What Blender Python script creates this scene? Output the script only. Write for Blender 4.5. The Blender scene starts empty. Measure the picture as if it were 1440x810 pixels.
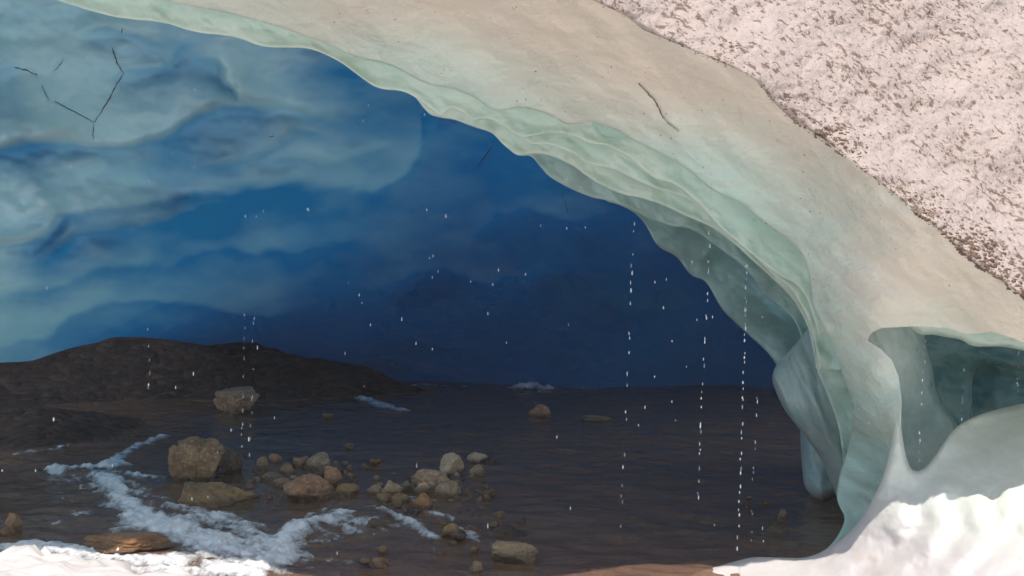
import bpy, math, random
import numpy as np
from mathutils import Vector
random.seed(7); RNG = np.random.default_rng(7)
S = bpy.context.scene
COL = S.collection
R = math.radians
F = 1738.0; CH = 3.0            # focal length in photo pixels, eye height above the water

# ------------------------------------------------------------------ helpers
def pt(px, py, d):
    return np.stack([(px-720)/F*d, d+0*px, CH-(py-405)/F*d], -1)

def hash3(ix, iy, iz, seed):
    h = (ix*374761393 + iy*668265263 + iz*2147483647 + seed*974634777) & 0xFFFFFFFF
    h = ((h ^ (h >> 13))*1274126177) & 0xFFFFFFFF
    h = (h ^ (h >> 16)) & 0xFFFFFFFF
    return h/4294967295.0*2-1

def vnoise(x, y, z=None, seed=0):
    x = np.asarray(x, float); y = np.asarray(y, float)
    z = np.zeros_like(x) if z is None else np.asarray(z, float)
    fx, fy, fz = np.floor(x), np.floor(y), np.floor(z)
    ix, iy, iz = fx.astype(np.int64), fy.astype(np.int64), fz.astype(np.int64)
    u, v, w = x-fx, y-fy, z-fz
    u = u*u*u*(u*(u*6-15)+10); v = v*v*v*(v*(v*6-15)+10); w = w*w*w*(w*(w*6-15)+10)
    r = 0
    for a in (0, 1):
        for b in (0, 1):
            for c in (0, 1):
                r = r + hash3(ix+a, iy+b, iz+c, seed)*(u if a else 1-u)*(v if b else 1-v)*(w if c else 1-w)
    return r

def fbm(x, y, z=None, seed=0, octv=4, gain=.5):
    r = 0; a = 1; f = 1
    for o in range(octv):
        r = r + a*vnoise(np.asarray(x)*f, np.asarray(y)*f, None if z is None else np.asarray(z)*f, seed+o*17)
        a *= gain; f *= 2.03
    return r

def rbf(pts):
    P = np.array([(p[0]/500., p[1]/500.) for p in pts]); v = np.array([p[2] for p in pts], float)
    def K(r): return np.where(r > 1e-9, r*r*np.log(np.maximum(r, 1e-9)), 0)
    n = len(P); r = np.linalg.norm(P[:, None]-P[None], axis=2)
    A = np.zeros((n+3, n+3)); A[:n, :n] = K(r)+np.eye(n)*1e-3
    A[:n, n] = 1; A[:n, n+1:] = P; A[n, :n] = 1; A[n+1:, :n] = P.T
    w = np.linalg.solve(A, np.concatenate([v, [0, 0, 0]]))
    def f(x, y):
        x = np.asarray(x, float)/500; y = np.asarray(y, float)/500
        o = w[n]+w[n+1]*x+w[n+2]*y
        for i in range(n): o = o+w[i]*K(np.hypot(x-P[i, 0], y-P[i, 1]))
        return o
    return f

def smooth_line(p, it=2, closed=False):
    p = np.array(p, float)
    for _ in range(it):
        q = [p[0]]
        for a, b in zip(p[:-1], p[1:]):
            q += [a*.8+b*.2, a*.2+b*.8]
        q.append(p[-1]); p = np.array(q)
    return p

def seg_dist(X, Y, line, closed=False):
    """distance to the polyline and nearest point on it"""
    L = np.array(line, float)
    if closed: L = np.vstack([L, L[:1]])
    best = np.full(X.shape, 1e18); nx = np.zeros(X.shape); ny = np.zeros(X.shape)
    for (ax, ay), (bx, by) in zip(L[:-1], L[1:]):
        dx, dy = bx-ax, by-ay; q = dx*dx+dy*dy
        if q < 1e-12: continue
        t = np.clip(((X-ax)*dx+(Y-ay)*dy)/q, 0, 1)
        cx, cy = ax+t*dx, ay+t*dy
        d = (X-cx)**2+(Y-cy)**2; m = d < best
        best = np.where(m, d, best); nx = np.where(m, cx, nx); ny = np.where(m, cy, ny)
    return np.sqrt(best), nx, ny

def inside(X, Y, poly):
    P = np.array(poly); r = np.zeros(X.shape, bool); n = len(P)
    for i in range(n):
        ax, ay = P[i]; bx, by = P[(i+1) % n]
        if ay == by: continue
        r ^= ((ay > Y) != (by > Y)) & (X < (bx-ax)*(Y-ay)/(by-ay)+ax)
    return r

def mesh_np(name, V, Fc, mat, parent=None, smooth=True, attrs=None):
    me = bpy.data.meshes.new(name)
    V = np.asarray(V, np.float32); n = len(V)
    if isinstance(Fc, np.ndarray):
        k = Fc.shape[1]
        me.vertices.add(n); me.vertices.foreach_set('co', V.ravel())
        me.loops.add(Fc.size); me.loops.foreach_set('vertex_index', Fc.ravel().astype(np.int32))
        me.polygons.add(len(Fc)); me.polygons.foreach_set('loop_start', np.arange(0, Fc.size, k, dtype=np.int32))
        me.update(calc_edges=True); me.validate()
    else:
        me.from_pydata([tuple(v) for v in V], [], Fc)
    if smooth: me.polygons.foreach_set('use_smooth', [True]*len(me.polygons))
    if attrs:
        for k_, a in attrs.items():
            at = me.attributes.new(k_, 'FLOAT', 'POINT'); at.data.foreach_set('value', np.asarray(a, np.float32))
    me.materials.append(mat); me.update()
    o = bpy.data.objects.new(name, me); COL.objects.link(o)
    if parent: o.parent = parent
    return o

def tag(o, label=None, cat=None, group=None, kind=None):
    for k, v in (('label', label), ('category', cat), ('group', group), ('kind', kind)):
        if v: o[k] = v
    return o

def sheet(name, lip, rest, depth, mat, parent=None, step=2.5, rad=14, amp=.5, back=1.2, attr=None, out=26):
    """a thick slab of ice: outline traced at its own distance, face shaped by depth(px,py,s),
    edge rounded backwards over rad pixels and closed by a skirt that runs back into the glacier"""
    lip = smooth_line(lip); poly = np.vstack([lip, np.array(rest, float)])
    x0, y0 = poly.min(0)-step*2; x1, y1 = poly.max(0)+step*2
    xs = np.arange(x0, x1, step); ys = np.arange(y0, y1, step)
    X, Y = np.meshgrid(xs, ys)
    ins = inside(X, Y, poly)
    db, nbx, nby = seg_dist(X, Y, poly, True)
    keep = ins | (db < step*1.5)
    PX = np.where(ins, X, nbx); PY = np.where(ins, Y, nby)
    # cells touching inside
    cell = (ins[:-1, :-1] | ins[1:, :-1] | ins[:-1, 1:] | ins[1:, 1:]) & keep[:-1, :-1] & keep[1:, :-1] & keep[:-1, 1:] & keep[1:, 1:]
    ny, nx = X.shape; idx = np.arange(ny*nx).reshape(ny, nx)
    Fq = np.stack([idx[:-1, :-1][cell], idx[1:, :-1][cell], idx[1:, 1:][cell], idx[:-1, 1:][cell]], 1)
    used = np.unique(Fq); remap = -np.ones(ny*nx, int); remap[used] = np.arange(len(used)); Fq = remap[Fq]
    PX = PX.ravel()[used]; PY = PY.ravel()[used]
    s, lx, ly = seg_dist(PX, PY, lip)
    D = depth(PX, PY, s)
    q = np.clip(1-s/rad, 0, 1); D = D+amp*(1-np.sqrt(np.maximum(0, 1-q*q*.985)))
    V = pt(PX, PY, D)
    # boundary edges -> skirt
    e = np.concatenate([Fq[:, [0, 1]], Fq[:, [1, 2]], Fq[:, [2, 3]], Fq[:, [3, 0]]])
    es = np.sort(e, 1); u, inv, cnt = np.unique(es, axis=0, return_inverse=True, return_counts=True)
    be = e[cnt[inv.ravel()] == 1]
    bv = np.unique(be)
    # push the skirt back and towards the solid side
    c = np.array([0., 0.]); gx = np.zeros(len(bv)); gy = np.zeros(len(bv))
    for k in range(12):
        a = k*math.pi/6; tx = PX[bv]+math.cos(a)*out; ty = PY[bv]+math.sin(a)*out
        m = inside(tx, ty, poly); gx += np.where(m, math.cos(a), 0); gy += np.where(m, math.sin(a), 0)
    g = np.maximum(np.hypot(gx, gy), 1e-6); gx /= g; gy /= g
    n0 = len(V); Vs = [V]; prev = {int(v): int(v) for v in bv}; faces = [Fq]; base = n0
    for st, (o_, b_) in enumerate(((.12, .25), (.45, .6), (1.0, 1.0))):
        Vs.append(pt(PX[bv]+gx*out*o_, PY[bv]+gy*out*o_, D[bv]+back*b_))
        lut = -np.ones(n0, int); lut[bv] = np.arange(len(bv))+base
        pl = -np.ones(n0, int); pl[bv] = [prev[int(v)] for v in bv]
        faces.append(np.stack([pl[be[:, 1]], pl[be[:, 0]], lut[be[:, 0]], lut[be[:, 1]]], 1))
        prev = {int(v): int(lut[v]) for v in bv}; base += len(bv)
    V = np.vstack(Vs); Fq = np.vstack(faces)
    at = None
    if attr is not None:
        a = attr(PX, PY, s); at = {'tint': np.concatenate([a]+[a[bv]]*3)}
    return mesh_np(name, V, Fq, mat, parent, attrs=at)

# ------------------------------------------------------------------ materials
def new_mat(name):
    m = bpy.data.materials.new(name); m.use_nodes = True
    nt = m.node_tree; nt.nodes.clear(); out = nt.nodes.new('ShaderNodeOutputMaterial')
    return m, nt, out
def N(nt, t, **kw):
    n = nt.nodes.new(t)
    for k, v in kw.items():
        if k.startswith('i_'): n.inputs[k[2:].replace('_', ' ')].default_value = v
        else: setattr(n, k, v)
    return n
def noise(nt, vec, scale, detail=5, rough=.55, dist=0):
    n = N(nt, 'ShaderNodeTexNoise'); n.inputs['Scale'].default_value = scale; n.inputs['Detail'].default_value = detail
    n.inputs['Roughness'].default_value = rough; n.inputs['Distortion'].default_value = dist
    nt.links.new(vec, n.inputs['Vector']); return n.outputs['Fac']
def ramp(nt, fac, stops, interp='LINEAR'):
    n = N(nt, 'ShaderNodeValToRGB'); cr = n.color_ramp; cr.interpolation = interp
    while len(cr.elements) > 1: cr.elements.remove(cr.elements[-1])
    for i, (p, c) in enumerate(stops):
        e = cr.elements[0] if i == 0 else cr.elements.new(p)
        e.position = p; e.color = (c, c, c, 1) if isinstance(c, (int, float)) else (*c, 1)
    nt.links.new(fac, n.inputs[0]); return n.outputs[0]
def mix(nt, f, a, b, mode='MIX'):
    n = N(nt, 'ShaderNodeMix', data_type='RGBA', blend_type=mode)
    for s, v in ((0, f), (6, a), (7, b)):
        if hasattr(v, 'links') or hasattr(v, 'is_linked'): nt.links.new(v, n.inputs[s])
        elif s == 0: n.inputs[0].default_value = v
        else: n.inputs[s].default_value = (*v, 1)
    return n.outputs[2]
def mth(nt, op, a, b=0., clamp=False):
    n = N(nt, 'ShaderNodeMath', operation=op, use_clamp=clamp)
    for i, v in enumerate((a, b)):
        if isinstance(v, (int, float)): n.inputs[i].default_value = v
        else: nt.links.new(v, n.inputs[i])
    return n.outputs[0]
def coords(nt, scale=(1, 1, 1), rot=(0, 0, 0)):
    g = N(nt, 'ShaderNodeNewGeometry'); mp = N(nt, 'ShaderNodeMapping')
    mp.inputs['Scale'].default_value = scale; mp.inputs['Rotation'].default_value = rot
    nt.links.new(g.outputs['Position'], mp.inputs['Vector']); return mp.outputs['Vector']
def bump(nt, h, strength, dist, normal=None):
    b = N(nt, 'ShaderNodeBump'); b.inputs['Strength'].default_value = strength; b.inputs['Distance'].default_value = dist
    nt.links.new(h, b.inputs['Height'])
    if normal is not None: nt.links.new(normal, b.inputs['Normal'])
    return b.outputs[0]
def princ(nt, out, col, rough=.4, normal=None, sss=0, radius=(.1, .2, .3), spec=.5, sscale=1.0):
    p = N(nt, 'ShaderNodeBsdfPrincipled')
    if isinstance(col, tuple): p.inputs['Base Color'].default_value = (*col, 1)
    else: nt.links.new(col, p.inputs['Base Color'])
    if isinstance(rough, (int, float)): p.inputs['Roughness'].default_value = rough
    else: nt.links.new(rough, p.inputs['Roughness'])
    p.inputs['Specular IOR Level'].default_value = spec
    p.inputs['Subsurface Weight'].default_value = sss; p.inputs['Subsurface Radius'].default_value = radius
    p.inputs['Subsurface Scale'].default_value = sscale
    if normal is not None: nt.links.new(normal, p.inputs['Normal'])
    nt.links.new(p.outputs[0], out.inputs[0]); return p

def ice_mat(name, pale, clear, rough=.30, lo=.3, hi=.7, tint=False, sc=.45, rot=(0, R(35), 0), sc3=(1, 1, 2.4), bs=.35, grit=True, layers=True, trans=None, ts=.9, fine=.12, spec=.4):
    m, nt, out = new_mat(name)
    v = coords(nt, sc3, rot); v1 = coords(nt)
    n1 = noise(nt, v, sc, 5, .55, .5)
    f = ramp(nt, n1, [(lo, 0.), (hi, 1.)], 'EASE')
    if tint:
        a = N(nt, 'ShaderNodeAttribute', attribute_name='tint')
        t = mth(nt, 'ADD', a.outputs['Fac'], mth(nt, 'MULTIPLY', mth(nt, 'SUBTRACT', n1, .5), ts))
        f = mth(nt, 'MAXIMUM', mth(nt, 'MINIMUM', t, 1.), 0.)
    c = mix(nt, f, pale, clear)
    if layers:      # faint dusty growth layers in the ice
        w = noise(nt, coords(nt, (.35, .35, 3.2), (0, R(32), 0)), 1.3, 4, .6, .8)
        c = mix(nt, ramp(nt, w, [(.45, 0.), (.62, .22)]), c, tuple(x*.72 for x in pale))
    if grit:
        gr = noise(nt, v1, 38, 2, .5)
        c = mix(nt, ramp(nt, gr, [(.765, 0.), (.80, .75)]), c, (.09, .07, .055))
    if bs:      # melt cups
        vo = N(nt, 'ShaderNodeTexVoronoi', feature='SMOOTH_F1'); vo.inputs['Scale'].default_value = 2.6; vo.inputs['Smoothness'].default_value = .35
        dn = N(nt, 'ShaderNodeVectorMath', operation='ADD'); nz_ = N(nt, 'ShaderNodeTexNoise'); nz_.inputs['Scale'].default_value = 1.5
        nt.links.new(coords(nt, (1, 1, 1.8), rot), dn.inputs[0]); nt.links.new(v1, nz_.inputs['Vector']); nt.links.new(nz_.outputs['Color'], dn.inputs[1]); nt.links.new(dn.outputs[0], vo.inputs['Vector'])
    ro = ramp(nt, noise(nt, v1, 2.5, 4), [(.3, rough-.1), (.7, rough+.15)])
    h = mth(nt, 'ADD', noise(nt, v, 3.2, 4, .5, .3), mth(nt, 'MULTIPLY', noise(nt, v1, 26, 3), fine)) if fine else noise(nt, v, 2.2, 3, .5, .3)
    if bs: h = mth(nt, 'ADD', h, mth(nt, 'MULTIPLY', vo.outputs['Distance'], .55))
    princ(nt, out, c, ro, bump(nt, h, bs, .12) if bs else None, spec=spec)
    if trans:
        p = nt.nodes['Principled BSDF']; t = N(nt, 'ShaderNodeBsdfTranslucent'); nt.links.new(mix(nt, f, trans[2], trans[1]), t.inputs[0])
        ms = N(nt, 'ShaderNodeMixShader'); ms.inputs[0].default_value = trans[0]
        nt.links.new(p.outputs[0], ms.inputs[1]); nt.links.new(t.outputs[0], ms.inputs[2]); nt.links.new(ms.outputs[0], out.inputs[0])
    return m

M_face = ice_mat('pale_ice', (.82, .74, .61), (.52, .74, .66), tint=True, bs=.30, ts=.5, fine=.22)
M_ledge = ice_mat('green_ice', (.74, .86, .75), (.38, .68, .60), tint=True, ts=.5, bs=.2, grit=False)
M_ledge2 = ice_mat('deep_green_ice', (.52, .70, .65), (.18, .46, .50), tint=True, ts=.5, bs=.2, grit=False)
M_foot = ice_mat('grey_green_ice', (.60, .70, .67), (.36, .54, .54), bs=.15, rot=(0, R(80), 0), grit=False)
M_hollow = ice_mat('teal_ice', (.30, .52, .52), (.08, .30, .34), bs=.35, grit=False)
M_wall = ice_mat('blue_ice', (.64, .84, .85), (.006, .24, .47), tint=True, bs=.16, ts=.5, fine=.05, spec=0., trans=(.42, (.002, .27, .56), (.27, .63, .70)), sc=.3, rot=(0, R(-18), 0), grit=False, layers=False)

def snow_mat(name, base, dirty, specks, shade=True):
    m, nt, out = new_mat(name)
    v = coords(nt); n1 = noise(nt, v, 1.2, 6, .6, .4)
    c = mix(nt, ramp(nt, n1, [(.35, 0.), (.75, 1.)]), base, dirty)
    if specks:
        vs = coords(nt, (1, 1, 1.15), (0, R(-30), 0))
        big = noise(nt, v, 1.6, 4, .6)
        f = mth(nt, 'ADD', noise(nt, vs, 11, 4, .75, .3), mth(nt, 'MULTIPLY', mth(nt, 'SUBTRACT', big, .5), .2))
        c = mix(nt, ramp(nt, f, [(.556, 0.), (.595, .95)]), c, (.24, .155, .11))
        f2 = mth(nt, 'ADD', noise(nt, vs, 6, 5, .78, .3), mth(nt, 'MULTIPLY', mth(nt, 'SUBTRACT', big, .5), .25))
        c = mix(nt, ramp(nt, f2, [(.615, 0.), (.64, .95)]), c, (.19, .115, .075))
        h = mth(nt, 'ADD', noise(nt, v, 18, 5, .7), mth(nt, 'MULTIPLY', f, -.8))
        nr = bump(nt, h, .8, .05)
    else:
        stain = noise(nt, coords(nt, (1, .5, 1)), 1.7, 4, .6)
        c = mix(nt, ramp(nt, stain, [(.58, 0.), (.72, .45)]), c, (.66, .52, .42))
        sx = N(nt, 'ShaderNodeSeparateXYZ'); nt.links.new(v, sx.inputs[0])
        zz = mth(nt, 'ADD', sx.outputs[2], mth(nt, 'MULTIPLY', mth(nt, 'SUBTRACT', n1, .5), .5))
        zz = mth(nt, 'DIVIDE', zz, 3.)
        c = mix(nt, ramp(nt, zz, [(.20, 0.), (.36, 1.)]), c, (.68, .72, .64))  # pale ice higher up, with its greenish shaded tone painted in by height
        nr = bump(nt, mth(nt, 'ADD', noise(nt, v, 3.5, 5, .5), mth(nt, 'MULTIPLY', noise(nt, v, 24, 4, .6), .10)), .25, .10)
    princ(nt, out, c, .6, nr, spec=.3)
    return m
M_top, nt_, out_ = new_mat('glacier_top_ice')      # dimming of light through thicker ice further back is put into its colour
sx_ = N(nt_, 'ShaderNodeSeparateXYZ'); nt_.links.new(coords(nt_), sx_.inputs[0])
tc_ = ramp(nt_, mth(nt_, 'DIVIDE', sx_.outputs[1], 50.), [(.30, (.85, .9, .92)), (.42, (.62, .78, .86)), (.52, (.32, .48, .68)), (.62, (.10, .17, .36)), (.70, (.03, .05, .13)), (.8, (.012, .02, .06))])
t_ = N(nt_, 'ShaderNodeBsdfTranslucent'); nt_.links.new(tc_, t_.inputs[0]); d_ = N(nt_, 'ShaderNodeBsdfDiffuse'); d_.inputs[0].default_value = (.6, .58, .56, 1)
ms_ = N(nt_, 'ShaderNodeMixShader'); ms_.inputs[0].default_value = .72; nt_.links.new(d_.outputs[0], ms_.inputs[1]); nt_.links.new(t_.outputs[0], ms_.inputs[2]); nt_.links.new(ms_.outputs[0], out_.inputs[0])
M_crust = snow_mat('dirty_snow', (.64, .525, .46), (.57, .46, .39), True)
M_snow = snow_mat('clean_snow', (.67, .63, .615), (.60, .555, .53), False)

def rock_mat(name, a, b, c_, sc=6.):
    m, nt, out = new_mat(name)
    v = N(nt, 'ShaderNodeTexCoord').outputs['Object']
    n1 = noise(nt, v, sc, 5, .65, .7); n2 = noise(nt, v, sc*3.5, 4, .7)
    c = mix(nt, ramp(nt, n1, [(.35, 0.), (.65, 1.)]), a, b)
    c = mix(nt, ramp(nt, n2, [(.52, 0.), (.66, .8)]), c, c_)
    h = mth(nt, 'ADD', n1, mth(nt, 'MULTIPLY', n2, .5))
    # wet near the waterline: darker and glossier
    g = N(nt, 'ShaderNodeNewGeometry'); sx = N(nt, 'ShaderNodeSeparateXYZ'); nt.links.new(g.outputs['Position'], sx.inputs[0])
    wl = mth(nt, 'ADD', sx.outputs[2], mth(nt, 'MULTIPLY', n2, -.06))
    wet = ramp(nt, wl, [(.02, 1.), (.11, 0.)])
    c = mix(nt, wet, c, mix(nt, .6, c, (.02, .016, .012)))
    ro = ramp(nt, wet, [(0, .42), (1, .18)])
    princ(nt, out, c, ro, bump(nt, h, .8, .06), spec=.5)
    return m
ROCK = {
 'brown': rock_mat('brown_rock', (.44, .25, .12), (.20, .12, .06), (.66, .45, .26)),
 'red':   rock_mat('reddish_rock', (.52, .26, .13), (.27, .14, .08), (.72, .48, .30)),
 'grey':  rock_mat('grey_rock', (.52, .34, .19), (.25, .165, .10), (.74, .54, .34)),
 'dark':  rock_mat('dark_rock', (.17, .11, .07), (.08, .055, .04), (.28, .2, .13)),
 'pale':  rock_mat('pale_rock', (.74, .53, .33), (.44, .30, .18), (.86, .68, .47)),
 'tan':   rock_mat('tan_rock', (.42, .29, .15), (.26, .18, .10), (.52, .42, .28)),
 'orange':rock_mat('orange_rock', (.46, .21, .07), (.28, .13, .05), (.60, .40, .22)),
 'olive': rock_mat('olive_rock', (.38, .22, .085), (.19, .12, .05), (.54, .36, .17)),
}

def gravel_mat():
    m, nt, out = new_mat('gravel_bed')
    v = coords(nt); vo = N(nt, 'ShaderNodeTexVoronoi'); vo.inputs['Scale'].default_value = 4.5
    dv = N(nt, 'ShaderNodeMix', data_type='VECTOR'); 
    nt.links.new(v, vo.inputs['Vector'])
    n1 = noise(nt, v, .8, 5, .6); n2 = noise(nt, v, 14, 5, .7)
    c = mix(nt, ramp(nt, n1, [(.35, 0.), (.65, 1.)]), (.07, .045, .03), (.028, .02, .016))
    cc = N(nt, 'ShaderNodeSeparateColor'); nt.links.new(vo.outputs['Color'], cc.inputs[0])
    c = mix(nt, ramp(nt, cc.outputs[0], [(.7, 0.), (.98, .6)]), c, (.14, .09, .06))
    c = mix(nt, ramp(nt, n2, [(.5, 0.), (.7, .5)]), c, (.07, .055, .045))
    sx = N(nt, 'ShaderNodeSeparateXYZ'); nt.links.new(v, sx.inputs[0])
    c = mix(nt, ramp(nt, mth(nt, 'ADD', sx.outputs[2], .5), [(.42, 1.), (.55, 0.)]), c, mix(nt, .45, mix(nt, .5, c, (.30, .19, .12)), (.55, .33, .19)))
    h = mth(nt, 'ADD', mth(nt, 'MULTIPLY', vo.outputs['Distance'], -1.), mth(nt, 'MULTIPLY', n2, .3))
    princ(nt, out, c, .6, bump(nt, h, .9, .12), spec=.1)
    return m
M_bed = gravel_mat()
def water_mat():
    m, nt, out = new_mat('river_water')
    v = coords(nt, (1, .55, 1), (0, 0, R(20)))
    h = mth(nt, 'ADD', noise(nt, v, 3.0, 5, .6, .8), mth(nt, 'MULTIPLY', noise(nt, v, 13, 4, .6, .5), .22))
    nr = bump(nt, h, .32, .06)
    tr = N(nt, 'ShaderNodeBsdfTransparent'); tr.inputs[0].default_value = (.50, .44, .38, 1)
    df = N(nt, 'ShaderNodeBsdfDiffuse'); df.inputs[0].default_value = (.50, .29, .18, 1)
    m1 = N(nt, 'ShaderNodeMixShader'); m1.inputs[0].default_value = .34
    nt.links.new(tr.outputs[0], m1.inputs[1]); nt.links.new(df.outputs[0], m1.inputs[2])
    gl = N(nt, 'ShaderNodeBsdfGlossy'); gl.inputs['Roughness'].default_value = .08; nt.links.new(nr, gl.inputs['Normal'])
    fr = N(nt, 'ShaderNodeFresnel'); fr.inputs[0].default_value = 1.22; nt.links.new(nr, fr.inputs['Normal'])
    m2 = N(nt, 'ShaderNodeMixShader'); nt.links.new(fr.outputs[0], m2.inputs[0])
    nt.links.new(m1.outputs[0], m2.inputs[1]); nt.links.new(gl.outputs[0], m2.inputs[2])
    nt.links.new(m2.outputs[0], out.inputs[0]); return m
M_water = water_mat()
def foam_mat():
    m, nt, out = new_mat('white_foam')
    v = coords(nt)
    c = mix(nt, ramp(nt, noise(nt, v, 7, 6, .7), [(.4, 0.), (.6, 1.)]), (.95, .95, .94), (.70, .70, .70))
    princ(nt, out, c, .5, bump(nt, noise(nt, v, 20, 4, .6), .4, .03), spec=.3)
    a = N(nt, 'ShaderNodeAttribute', attribute_name='cover')
    al = ramp(nt, mth(nt, 'ADD', a.outputs['Fac'], mth(nt, 'MULTIPLY', mth(nt, 'SUBTRACT', noise(nt, coords(nt, (1, .45, 1), (0, 0, R(-40))), 9, 6, .75, .4), .5), 1.5)), [(.02, 0.), (.62, 1.)])
    tr = N(nt, 'ShaderNodeBsdfTransparent'); ms = N(nt, 'ShaderNodeMixShader'); nt.links.new(al, ms.inputs[0])
    nt.links.new(tr.outputs[0], ms.inputs[1]); nt.links.new(nt.nodes['Principled BSDF'].outputs[0], ms.inputs[2]); nt.links.new(ms.outputs[0], out.inputs[0])
    return m
M_foam = foam_mat()
m_, nt_, out_ = new_mat('clear_drop'); princ(nt_, out_, (.50, .54, .58), .12, spec=.8); M_drop = m_
m_, nt_, out_ = new_mat('crack_dirt'); princ(nt_, out_, mix(nt_, noise(nt_, coords(nt_), 20), (.10, .07, .05), (.03, .03, .03)), .8); M_crack = m_
m_, nt_, out_ = new_mat('grit_dirt'); princ(nt_, out_, mix(nt_, noise(nt_, coords(nt_), 25), (.30, .19, .12), (.08, .05, .035)), .8); M_grit = m_

# ------------------------------------------------------------------ traced outlines (photo pixels, each later set at its own distance)
A = [(-500,-260),(-250,-130),(0,-60),(150,-20),(250,5),(330,20),(400,40),(460,62),(480,72),(510,84),(548,90),(600,119),(635,124),(665,135),(695,158),(735,150),(765,158),(800,177),(835,170),(870,185),(900,203),(940,222),(970,240),(1000,268),(1040,283),(1068,308),(1124,349),(1138,385),(1140,424),(1154,452),(1168,480),(1177,505),(1190,540),(1198,565),(1199,600),(1190,640),(1180,670),(1176,695),(1178,708),(1190,730),(1176,758),(1150,785),(1110,810)]
DIRT = [(-500,-420),(200,-250),(620,-110),(740,-50),(830,-2),(880,22),(905,42),(960,65),(1020,90),(1060,108),(1085,140),(1110,165),(1160,197),(1210,235),(1270,283),(1330,330),(1370,370),(1440,417),(1540,480),(1760,600)]
B = [(-500,-200),(-250,-90),(0,-25),(60,-6),(95,5),(125,15),(170,26),(230,31),(275,46),(330,51),(370,67),(430,67),(455,75),(480,88),(500,103),(530,125),(570,128),(600,148),(621,166),(632,150),(650,157),(664,171),(683,166),(700,172),(735,196),(755,189),(780,186),(805,190),(828,202),(855,204),(889,224),(921,253),(950,258),(985,290),(1015,322),(1054,355),(1096,388),(1121,400),(1138,424),(1150,470)]
C = [(560,100),(600,160),(621,166),(639,168),(667,179),(692,186),(708,204),(728,220),(747,217),(767,216),(805,232),(833,254),(875,274),(896,277),(930,287),(960,302),(999,318),(1032,342),(1060,368),(1090,395),(1115,420),(1135,455),(1143,490),(1148,520),(1162,550),(1180,600),(1186,650),(1190,700)]
D_ = [(700,150),(728,220),(746,218),(758,232),(772,249),(805,267),(833,278),(850,281),(870,287),(888,294),(915,308),(946,319),(965,320),(985,329),(1013,350),(1049,377),(1065,400),(1074,413),(1096,430),(1118,450),(1129,480),(1131,510),(1150,560)]
E = [(800,200),(850,283),(868,287),(890,297),(907,313),(924,347),(952,360),(971,388),(993,394),(1015,435),(1032,452),(1054,472),(1085,500),(1105,540),(1130,600)]
F1 = [(1130,470),(1115,488),(1100,505),(1089,517),(1085,533),(1092,555),(1105,580),(1125,605),(1145,630),(1158,652),(1168,678),(1177,700),(1195,712)]
F2 = [(1130,560),(1125,600),(1127,650),(1130,680),(1136,692),(1147,702),(1162,705),(1175,697),(1190,690)]
HOL = [(1190,520),(1205,492),(1218,478),(1226,468),(1240,461),(1290,459),(1332,461),(1362,470),(1395,467),(1420,474),(1440,482),(1500,495),(1760,540)]

def dnoise(a, sx=90, sy=60, seed=3, ang=35):
    ca, sa = math.cos(R(ang)), math.sin(R(ang))
    return lambda x, y: a*fbm((x*ca+y*sa)/sx, (-x*sa+y*ca)/sy, seed=seed, octv=4, gain=.42)

glacier = bpy.data.objects.new('ice_cave', None); COL.objects.link(glacier); glacier.location = (0, 14, 0)
tag(glacier, 'glacier ice cave with scalloped pale green arch and deep blue inner wall over the river', 'ice cave')
def g_parent(o):
    o.parent = glacier; o.matrix_parent_inverse = glacier.matrix_world.inverted(); o.location = (0, 0, 0)
    return o
bpy.context.view_layer.update()
def gp(*a, label=None, **k):
    o = sheet(*a, **k)
    o.parent = glacier
    me = o.data; co = np.empty(len(me.vertices)*3, np.float32); me.vertices.foreach_get('co', co)
    co = co.reshape(-1, 3); co[:, 1] -= 14; me.vertices.foreach_set('co', co.ravel()); me.update()
    if label: o['label'] = label
    return o

# front face: from the dirt line (nearest) it leans back under itself to the first lip
front = rbf([(-500,-400,10.4),(0,-320,10.5),(300,-210,10.0),(560,-128,9.7),(740,-50,10.3),(830,0,10.75),(1060,110,11.0),(1210,235,11.0),(1330,330,10.9),(1440,417,10.8),(1760,600,10.6),
             (-500,-250,11.6),(0,-60,12.2),(400,40,12.4),(600,119,12.5),(735,150,12.5),(870,185,12.5),(1000,268,12.5),(1124,349,12.6),
             (1168,480,12.9),(1220,440,12.1),(1320,420,11.7),(1440,470,11.4),(1760,640,11.3),(1195,560,13.4),(1228,530,12.35),(1215,575,13.1),(1225,620,13.7),(1180,700,14.2),(1230,700,14.0),(1150,785,14.3),(1250,480,12.15),(1262,540,12.2),(1268,600,12.3),(1330,462,12.0),(1100,200,11.75),(900,90,11.6),(650,0,11.5),(300,-80,11.3)])
nA = dnoise(.09, 170, 60, 5, 38); nA2 = dnoise(.012, 40, 18, 9, 38)
def face_d(x, y, s): return front(x, y)+nA(x, y)+nA2(x, y)
tintf = rbf([(0,-100,.3),(300,-60,.3),(500,30,.35),(700,60,.25),(900,60,.05),(900,160,.35),(1060,140,.0),(1060,280,.7),(1150,340,.55),(1250,300,.05),(1400,430,.0),(700,145,.75),(550,85,.6),(330,10,.4),(1180,440,.55),(1200,560,.95),(1190,700,1.05),(1240,450,.3),(1300,450,.3),(1000,220,.6)])
face = gp('arch_face', A, [(1250,830),(1268,700),(1266,640),(1267,600),(1268,565),(1264,530),(1254,506),(1238,490)] + [tuple(p) for p in HOL[2:]] + [tuple(p) for p in DIRT[::-1]],
          face_d, M_face, amp=.035, rad=3, back=1.4, attr=lambda x, y, s: tintf(x, y)+.18*fbm(x/160, y/110, seed=21))
# re-cut is not needed: the hollow opens below HOL because the outline follows it

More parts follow.
